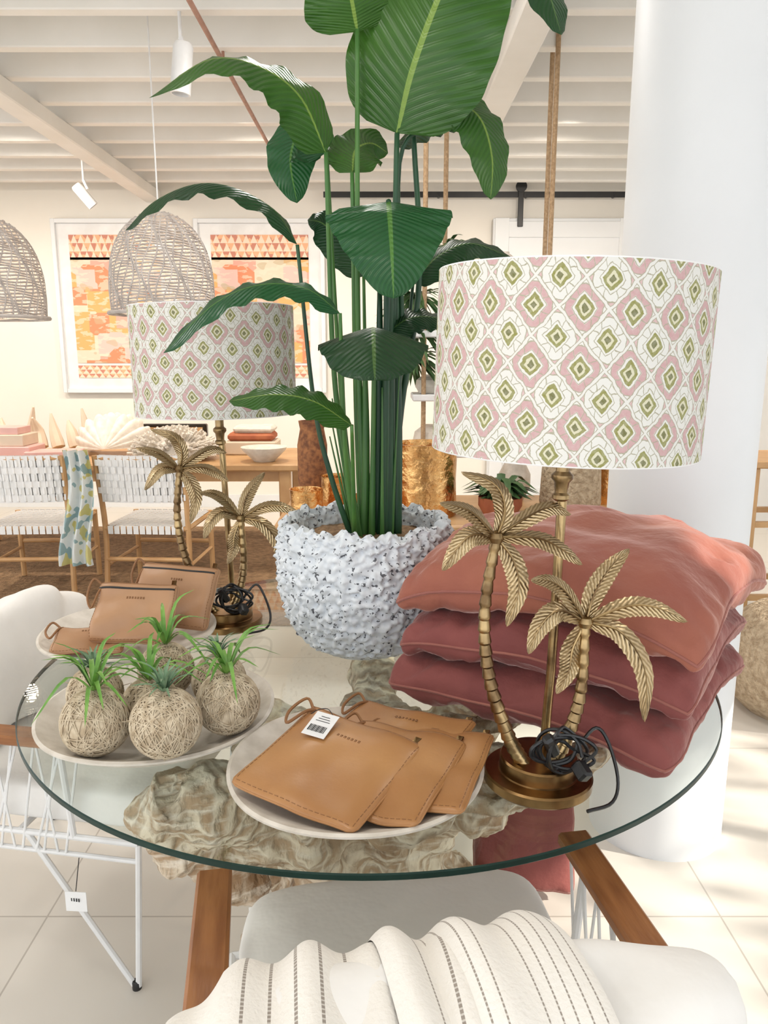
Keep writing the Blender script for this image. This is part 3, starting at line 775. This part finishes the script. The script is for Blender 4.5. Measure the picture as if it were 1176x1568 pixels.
stalk((.005, 1.87, g), (.11, 1.88, 1.985), (-.015, 0, .0), .009, .004, 'stemdk', extra=(.035, 1.88, 1.90))
leaf(lf, [(.03, 1.93, 1.955), (.12, 1.97, 2.02), (.20, 2.0, 2.04), (.29, 2.02, 2.01)], .12, (-.1, .35, .9), 'leafdk', fold=-.2)
leaf(lf, [(-.188, 1.75, 1.705), (-.235, 1.74, 1.775), (-.319, 1.73, 1.818), (-.40, 1.73, 1.824), (-.487, 1.73, 1.79), (-.553, 1.73, 1.731)], .10, (0, -.34, .95), 'leafdk', fold=-.35, pw=.95, ps=.55)
stalk((-.075, 1.83, g), (-.188, 1.75, 1.705), (-.03, 0, 0), .0075, .004, 'stemdk')
leaf(lf, [(.010, 1.77, 1.797), (.012, 1.72, 1.76), (.016, 1.67, 1.68), (.020, 1.65, 1.585)], .275, (0, -.75, .65), 'leafteal', fold=-.14, pw=.42, ps=.55, n=36)
stalk((.0, 1.84, g), (.010, 1.77, 1.797), (.0, 0.01, 0), .011, .006, 'stemdk', extra=(.008, 1.82, 1.76))
leaf(lf, [(-.092, 1.66, 1.556), (-.16, 1.65, 1.605), (-.254, 1.64, 1.612), (-.35, 1.64, 1.574), (-.461, 1.64, 1.474)], .085, (0.1, -.50, .85), 'leafteal', fold=-.3, pw=.85, ps=.5)
stalk((-.065, 1.80, g), (-.092, 1.66, 1.556), (-.01, 0, 0), .008, .004)
leaf(lf, [(-.022, 1.79, 1.505), (-.024, 1.73, 1.53), (-.022, 1.65, 1.515), (-.02, 1.59, 1.46), (-.018, 1.565, 1.42)], .24, (0, -.35, 1), 'leafdk', fold=-.36, pw=.62, ps=.5)
stalk((-.03, 1.83, g), (-.022, 1.79, 1.505), (0, .01, 0), .009, .005)
leaf(lf, [(.0, 1.84, 1.515), (.06, 1.85, 1.555), (.13, 1.87, 1.555), (.19, 1.88, 1.52)], .10, (.1, -.5, .8), 'leafdk', fold=-.2)
leaf(lf, [(-.068, 1.63, 1.325), (-.147, 1.62, 1.376), (-.229, 1.62, 1.390), (-.324, 1.62, 1.376)], .09, (0.1, -.60, .8), 'leaf', fold=-.25, pw=.8, ps=.5)
stalk((-.07, 1.80, g), (-.068, 1.63, 1.325), (-.0, 0, 0), .007, .004)
leaf(lf, [(.07, 1.93, 1.64), (.13, 1.95, 1.705), (.21, 1.95, 1.735), (.31, 1.94, 1.70)], .13, (-.1, -.55, .8), 'leafdk', fold=-.3)
stalk((.01, 1.9, g), (.07, 1.93, 1.64), (0, 0, 0), .008, .004, 'stemdk')
leaf(lf, [(-.05, 1.97, 1.66), (-.09, 2.0, 1.73), (-.15, 2.02, 1.79), (-.19, 2.02, 1.80)], .11, (-.2, -.8, .5), 'leafdk')
stalk((-.04, 1.91, g), (-.05, 1.97, 1.66), (0, 0, 0), .008, .004)
leaf(lf, [(.20, 1.92, 2.31), (.27, 1.89, 2.33), (.345, 1.86, 2.26), (.385, 1.84, 2.15)], .17, (.3, -.7, .6), 'leafdk', fold=-.2)
stalk((.01, 1.89, g), (.20, 1.92, 2.31), (-.02, 0, 0), .010, .004, 'stemdk', extra=(.07, 1.90, 2.12))
for (x0, y0, x1, y1, z1, r) in ((.005, 1.85, .012, 1.84, 1.78, .018), (.03, 1.87, .025, 1.87, 1.70, .015), (-.02, 1.87, -.01, 1.86, 1.62, .014), (-.05, 1.85, -.045, 1.85, 1.45, .011), (.0, 1.9, .01, 1.9, 1.75, .013)):
    stt.tube(smp([(x0, y0, g - .01), ((x0 + x1) / 2 + .004, y0, (g + z1) / 2), (x1, y1, z1)], 14), [r - (r - .006) * (i / 14) ** 2 for i in range(15)], 'stemdk' if x0 > -.03 else 'stem', 10)
rn = random.Random(2)
for i in range(7):
    a = rn.random() * 6.28; stalk((-.03 + .05 * cos(a), 1.86 + .05 * sin(a), g), (-.05 + .09 * cos(a), 1.86 + .08 * sin(a), 1.25 + .2 * rn.random()), (0, 0, 0), .006, .0015)
lf.build('banana_leaves', e, sharp=0); stt.build('stems', e, sharp=0)

# ------------------------------------------------------------------ VELVET PILLOWS
def pillow(cx, cy, z, rz, w, h, key, droop, seed, zmin=None):
    e_ = empty('velvet_pillow', (cx, cy, z), (0, 0, rz)); b = MB()
    cushion(b, w, w * .96, h, key, pipe='piping', droop=droop, pinch=.035, wr=.022, seed=seed, n=56, zmin=zmin)
    b.build('cover', e_, sharp=0)
A = radians(-36.7)
pillow(.408, 1.578, .818, A, .605, .130, 'velvet', .025, 1, -.0665)
pillow(.425, 1.585, .930, A + .05, .60, .135, 'velvet', .040, 4)
pillow(.435, 1.585, 1.052, A + .02, .625, .160, 'velvet_top', .062, 8)

# ------------------------------------------------------------------ DISHES
def dish(name, x, y, R, h=.048):
    b = MB(); pr = [(0, 0), (R * .36, 0), (R * .5, .003)]
    for i in range(1, 13): t = i / 12; r = R * (.5 + .5 * t); pr.append((r, .003 + (h - .003) * ((r / R - .5) / .5) ** 1.5))
    pr += [(R + .001, h + .004), (R - .005, h + .006)]
    for i in range(1, 14): t = 1 - i / 13; r = (R - .008) * t; pr.append((r, .009 + (h - .004) * (t ** 2.6)))
    b.lathe(pr, 'ceramic', seg=96, disp=lambda p, i, n: p + Vector((0, 0, .003 * sin(math.atan2(p.y, p.x) * 3) * (Vector((p.x, p.y)).length / R) ** 3)))
    return b.build(name, loc=(x, y, .7505))
dish('ceramic_plate', -.047, 1.183, .213)
dish('ceramic_plate', -.437, 1.382, .222, .052)
dish('ceramic_plate', -.635, 1.82, .212)

def pouch(name, x, y, z, rot, w=.225, h=.205, t=.016, key='leather', seed=0, strap=True, tag=False, zipdk=False):
    e_ = empty(name, (x, y, z), rot); b = MB()
    def P(u, v, sg):
        X = w / 2 * u; Y = h / 2 * v
        rr = .012; ax, ay = abs(X) - (w / 2 - rr), abs(Y) - (h / 2 - rr)
        th = t / 2 * (max(0, 1 - abs(u) ** 10) * max(0, 1 - abs(v) ** 8)) ** .5
        if ax > 0 and ay > 0:
            L = sqrt(ax * ax + ay * ay)
            if L > rr: k = rr / L; X = math.copysign(w / 2 - rr + ax * k, X); Y = math.copysign(h / 2 - rr + ay * k, Y)
        th *= 1 + .35 * noise.noise(Vector((u * 1.6 + seed, v * 1.6, sg)))
        z_ = sg * (th + .0012) + .012 * noise.noise(Vector((u * 1.2, v * 1.2, seed + 9)))
        return Vector((X, Y, z_))
    rm = lambda a: sin((a * 2 - 1) * pi / 2)
    for sg in (1, -1): b.grid(lambda a, c_: P(rm(a) * sg, rm(c_), sg), 26, 26, key)
    ed = []
    for i in range(80):
        k = i // 20; q = (i % 20) / 20 * 2 - 1; u, v = [(q, -1), (1, q), (-q, 1), (-1, -q)][k]; ed.append((P(u, v, 1) + P(u, v, -1)) / 2)
    b.tube(ed, .0022, key, 6, closed=True)
    for i in range(80):
        k = i // 20; q = ((i % 20) / 20 * 2 - 1) * .93; q2 = q + .06
        s1 = [(q, -.94), (.95, q), (-q, .94), (-.95, -q)][k]; s2 = [(q2, -.94), (.95, q2), (-q2, .94), (-.95, -q2)][k]
        if k == 2: continue
        b.tube([P(s1[0], s1[1], 1) + Vector((0, 0, .0003)), P(s2[0], s2[1], 1) + Vector((0, 0, .0003))], .0006, 'stitch', 4)
    if zipdk:
        b.tube([P(q / 10 - 1 + .04, .80, 1) + Vector((0, 0, -.0005)) for q in range(0, 20)], .0028, 'ink', 6)
    b.tube([P(q / 10 - 1 + .04, .97, 1) + Vector((0, 0, -.001)) for q in range(0, 20)], .0022, 'stitch', 6)
    b.box((w * .42, h * .5 + .004, .0), (.012, .02, .003), 'brassdk', bev=.001)
    for i in range(7): b.box((-.02 + i * .0068, h * .24, P(0, .5, 1).z + .0004), (.0035, .005, .0008), 'stitch')
    b.build('pouch_body', e_, sharp=0)
    if strap:
        b = MB(); x0 = -w * .46; y0 = h * .46
        b.tube(smp([(x0, y0, .004), (x0 - .022, y0 + .012, .014), (x0 - .03, y0 - .03, .012), (x0 - .015, y0 - .06, .01), (x0 - .004, y0 - .02, .012), (x0 + .004, y0, .006)], 24), .0028, 'stitch', 6)
        b.build('wrist_strap', e_)
    if tag:
        b = MB(); b.box((0, 0, 0), (.042, .062, .0012), 'tag', bev=.0004)
        for i in range(12): b.box((-.015 + i * .0026, -.012, .0009), (.0012 if i % 3 else .002, .016, .0004), 'ink')
        for i in range(3): b.box((0, .008 + i * .006, .0009), (.026 - .005 * i, .0012, .0004), 'ink')
        b.build('price_tag', e_, loc=(-.055, .055, .021), rot=(.04, .04, .12))
        b = MB(); b.tube(smp([(-.05, .086, .022), (-.07, .10, .020), (-.09, .10, .012), (-.10, .09, .006)], 12), .0008, 'ink', 4); b.build('tag_string', e_)
    return e_
pouch('leather_pouch', .020, 1.262, .800, (radians(5), radians(-2), radians(-27)), .235, .20, seed=2)
pouch('leather_pouch', .058, 1.165, .803, (radians(3), radians(-6), radians(-20)), .205, .235, seed=5)
pouch('leather_pouch', .003, 1.138, .813, (radians(5), radians(-1), radians(-24)), .200, .235, seed=8)
pouch('leather_pouch', -.086, 1.134, .825, (radians(8), radians(4), radians(-29)), .225, .228, seed=11, tag=True)
pouch('leather_pouch', -.705, 1.745, .800, (radians(8), radians(4), radians(12)), .16, .12, key='leather2', seed=3)
pouch('leather_pouch', -.60, 1.765, .862, (radians(54), 0, radians(-6)), .20, .145, t=.035, key='leather2', seed=6, zipdk=True)
pouch('leather_pouch', -.535, 1.885, .868, (radians(58), 0, radians(-16)), .22, .16, t=.035, key='leather2', seed=7, zipdk=True)

# ------------------------------------------------------------------ KOKEDAMA
def kok(x, y, r, kind, seed):
    y -= .02
    rn = random.Random(seed); d = sqrt((x + .437) ** 2 + (y - 1.382) ** 2)
    zc = .7505 + .012 + r + .048 * min(1, (d + .01) / .216) ** 2.6
    e_ = empty('kokedama_moss_ball', (x, y, zc)); b = MB()
    b.grid(lambda u, v: Vector((sin(v * pi) * cos(u * 2 * pi), sin(v * pi) * sin(u * 2 * pi), cos(v * pi))) * (r * .975), 36, 20, 'string')
    for i in range(70):
        n_ = Vector((rn.gauss(0, 1), rn.gauss(0, 1), rn.gauss(0, .6))).normalized()
        a_ = n_.cross(Vector((0, 0, 1)));  a_ = a_.normalized() if a_.length > .01 else Vector((1, 0, 0)); c_ = n_.cross(a_)
        off = n_ * r * rn.uniform(-.3, .3); q = sqrt(max(0, r * r - off.length_squared)) * 1.0
        b.tube([off + (a_ * cos(t) + c_ * sin(t)) * (q + .0008 * rn.random()) for t in [2 * pi * k / 30 for k in range(30)]], .0012, 'string', 4, closed=True)
    for i in range(16):
        dd = Vector((rn.gauss(0, 1), rn.gauss(0, 1), rn.gauss(0, 1))).normalized()
        b.tube([dd * r, dd * r * 1.12 + Vector((rn.gauss(0, .006), rn.gauss(0, .006), .004))], .0006, 'string', 4)
    b.build('string_wrapped_ball', e_, sharp=0, weld=False)
    b = MB(); nb = 30 if kind else 16
    for i in range(nb):
        a = rn.random() * 2 * pi; el = rn.random()
        L = (.045 + .035 * rn.random()) if kind else (.085 + .075 * rn.random()); dr = Vector((cos(a), sin(a), 0)); p0 = Vector((0, 0, r * .92))
        h1 = L * (.30 + .60 * el); hx = L * (1.05 - .65 * el)
        dz = (-.1 if kind else -.55) * L * (1 - el)
        leaf(b, [p0, p0 + dr * hx * .45 + Vector((0, 0, h1 * .65)), p0 + dr * hx * 1.1 + Vector((0, 0, h1 * .9 + dz))], .006 if kind else .009, (-dr.x * .5, -dr.y * .5, 1), 'till' if kind else 'till2', fold=.4, pw=.55, ps=.6, n=8, m=2, rip=0)
    b.build('air_plant', e_, sharp=0)
kok(-.502, 1.262, .059, 0, 1); kok(-.370, 1.228, .059, 1, 2); kok(-.285, 1.328, .057, 0, 3)
kok(-.442, 1.375, .055, 0, 4); kok(-.560, 1.412, .052, 1, 5); kok(-.452, 1.52, .056, 0, 6); kok(-.332, 1.47, .053, 1, 7)

# ------------------------------------------------------------------ LOUNGE CHAIRS
def lounge(x, y, rz, tag=False):
    e_ = empty('outdoor_armchair', (x, y, 0), (0, 0, rz)); b = MB()
    for sx in (-1, 1):
        X = sx * .31
        b.box((X, -.105, .635), (.056, .60, .024), 'teak', bev=.005)
    b.build('teak_armrests', e_)
    b = MB(); r = .0075
    for sx in (-1, 1):
        X = sx * .295
        b.tube([(X, .30, .385), (X, .275, .008), (X, .265, .008), (X, .02, .385)], r, 'wmetal', 8)
        b.tube([(X, -.34, .385), (X, -.33, .008), (X, -.32, .008), (X, -.10, .385)], r, 'wmetal', 8)
        b.tube([(X, .30, .385), (X, -.38, .385)], r, 'wmetal', 8)
        b.tube([(X, .30, .34), (X, -.30, .34)], r * .8, 'wmetal', 8)
        b.tube([(X, .14, .385), (X + sx * .012, .13, .624)], r, 'wmetal', 8); b.tube([(X, -.37, .385), (X + sx * .01, -.385, .70)], r, 'wmetal', 8)
        b.lathe([(0, 0), (.011, 0), (.011, .018), (.009, .022), (0, .022)], 'black', c=(X, .27, 0), seg=12); b.lathe([(0, 0), (.011, 0), (.011, .018), (.009, .022), (0, .022)], 'black', c=(X, -.325, 0), seg=12)
    for yy, z in ((.30, .385), (-.38, .385), (.0, .385)): b.tube([(-.295, yy, z), (.295, yy, z)], r, 'wmetal', 8)
    b.tube([(-.305, -.385, .70), (.305, -.385, .70)], r, 'wmetal', 8)
    b.build('white_metal_frame', e_)
    b = MB()
    for sx in (-1, 1):
        X = sx * .300; k = 9
        for i in range(k):
            y0 = -.34 + i * .055; y1 = y0 + .055 * (1.6 if i % 2 else -.6)
            b.tube([(X, y0, .345), (X, y1 if -.36 < y1 < .14 else y0, .622)], .003, 'strap', 6)
            b.tube([(X, y0 + .02, .345), (X, (y0 + .075), .622)], .003, 'strap', 6)
    for i in range(14): xx = -.27 + i * .0415; b.tube([(xx, -.38, .39), (xx + (.04 if i % 2 else -.04) * .5, -.385, .70)], .003, 'strap', 6)
    b.build('rope_weave', e_)
    b = MB(); sup(b, (0, .035, .445), (.275, .31, .052), 'linen', e=.28, wr=.004, seed=2)
    b.tube(smp([(-.262, .325, .458), (0, .34, .462), (.262, .325, .458)], 16), .004, 'linen', 6)
    b.build('seat_cushion', e_, sharp=0)
    zc = .655 if tag else .622
    b = MB(); sup(b, (0, -.235, zc), (.338, .092, .155), 'linen', e=.5, rot=(radians(12), 0, 0), wr=.018, seed=5, n=40)
    b.build('back_cushion', e_, sharp=0)
    if tag:
        b = MB(); b.box((.33, .155, .245), (.05, .0015, .05), 'tag', rot=(0, 0, pi / 2 + .1)); b.tube([(.305, .155, .34), (.328, .155, .27)], .0012, 'ink', 4)
        for i in range(4): b.box((.3315, .145 + i * .006, .25), (.0008, .003, .008), 'ink')
        b.build('hang_tag', e_)
    return e_
lounge(.06, .98, radians(9.5)); lounge(-.80, 1.90, radians(-100), tag=True)
# throw blanket over the front chair's back
e = empty('striped_throw_blanket', (.06, .98, -.042), (0, 0, radians(9.5))); b = MB()
prof2 = smp([(0, -.105, .56), (0, -.118, .68), (0, -.145, .765), (0, -.19, .812), (0, -.25, .820), (0, -.31, .79), (0, -.355, .72), (0, -.375, .60), (0, -.385, .45)], 60)
def bl(u, v, lift=0, x0=-.335, x1=.085):
    i = v * 60; a = min(int(i), 59); p = prof2[a].lerp(prof2[a + 1], i - a)
    xx = x0 + (x1 - x0) * u + .03 * (v - .3) * (u - .5) - .03 * (v - .3) * (1 - u)
    f = .0075 * sin(u * 34 + 1.5 * sin(v * 4)) + .006 * sin(u * 13 + 2 + v * 2) + .014 * noise.noise(Vector((u * 5, v * 5, 1)))
    out = Vector((0, (p.y + .24), (p.z - .66) * .8)).normalized()
    edge = -.05 * max(0, .14 - u) / .14
    q = p + out * (f + .014 + lift + edge); q.x = xx; return q
b.grid(lambda u, v: bl(u, v), 150, 70, 'throw')
b.build('main_drape', e, sharp=0)
b = MB(); b.grid(lambda u, v: bl(u * .5 + .5, v * .9 + .05, .008 + .008 * sin(pi * u) ** .5, -.345, .10) + Vector((.06 * v, 0, .004 * sin(u * 20))), 90, 60, 'throw'); b.build('folded_drape', e, sharp=0)

# floor cushion under the table
e = empty('floor_cushion', (.39, 1.93, .165), (radians(62), 0, radians(-8))); b = MB()
cushion(b, .28, .30, .10, 'velvet', pipe='piping', pinch=.05, seed=12, n=24); b.build('cover', e, sharp=0)

# unseen leaf gobo added outside the window to dapple the sun
b = MB(); rn = random.Random(9)
b.tube(smp([(5.6, .2, 0), (5.55, .25, 1.2), (5.6, .3, 2.6)], 8), .07, 'rust', 8)
for i in range(700):
    p = Vector((rn.uniform(5.0, 6.0), rn.uniform(-1.6, 1.7), rn.uniform(1.6, 3.7))); d = Vector((rn.gauss(0, 1), rn.gauss(0, 1), rn.gauss(0, 1))).normalized(); L = .12
    sd_ = d.cross(Vector((0, 0, 1))).normalized() * .035
    b.add([p - d * L, p + sd_, p + d * L, p - sd_], [(0, 1, 2, 3)], 'foliage')
b.build('dapple_gobo', sharp=0, weld=False)

# ------------------------------------------------------------------ LIGHT
sun = bpy.data.lights.new('sun', 'SUN'); sun.energy = 6.0; sun.angle = radians(.9); sun.color = (1, .92, .80)
so = bpy.data.objects.new('sun', sun); COL.objects.link(so)
so.rotation_euler = Vector((1, -.35, .60)).to_track_quat('Z', 'Y').to_euler()
def ceil_fill(x, y, en, c=(1, .96, .91), sz=.5):  # unseen fill discs added under the ceiling to brighten the room
    l = bpy.data.lights.new('ceiling_fill', 'AREA'); l.shape = 'DISK'; l.size = sz; l.energy = en; l.color = c
    o = bpy.data.objects.new('ceiling_fill_light', l); COL.objects.link(o); o.location = (x, y, 2.93)
for x, y, en in ((-.6, .7, 10), (1.8, 2.6, 12), (-2.6, 2.6, 22), (-.2, 3.2, 20)): ceil_fill(x, y, en)
for x, y in ((-2.6, 5.3), (-.9, 5.3), (1.2, 5.2), (2.4, 4.2), (-4, 5)):  # fill spots added below the ceiling to light the back wall, without fixtures
    l = bpy.data.lights.new('back_fill_spot', 'SPOT'); l.energy = 120; l.spot_size = radians(130); l.spot_blend = .8; l.color = (1, .89, .76); l.shadow_soft_size = .05
    o = bpy.data.objects.new('back_fill_spot_light', l); COL.objects.link(o); o.location = (x, y, 2.9); o.rotation_euler = (radians(35), 0, 0)
W = bpy.data.worlds.new('sky'); S.world = W; W.use_nodes = True
bg = W.node_tree.nodes['Background']; bg.inputs[0].default_value = (.94, .97, 1, 1); bg.inputs[1].default_value = 1.9
S.view_settings.view_transform = 'Standard'
S.view_settings.look = 'None'

# ------------------------------------------------------------------ CAMERA
cd = bpy.data.cameras.new('camera'); cam = bpy.data.objects.new('camera', cd); COL.objects.link(cam)
cam.location = (0, 0, 1.47); cam.rotation_euler = (radians(78.5), 0, 0)
cd.sensor_fit = 'VERTICAL'; cd.sensor_height = 36; cd.lens = 36 * 1178 / 1568; cd.clip_start = .05
S.camera = cam
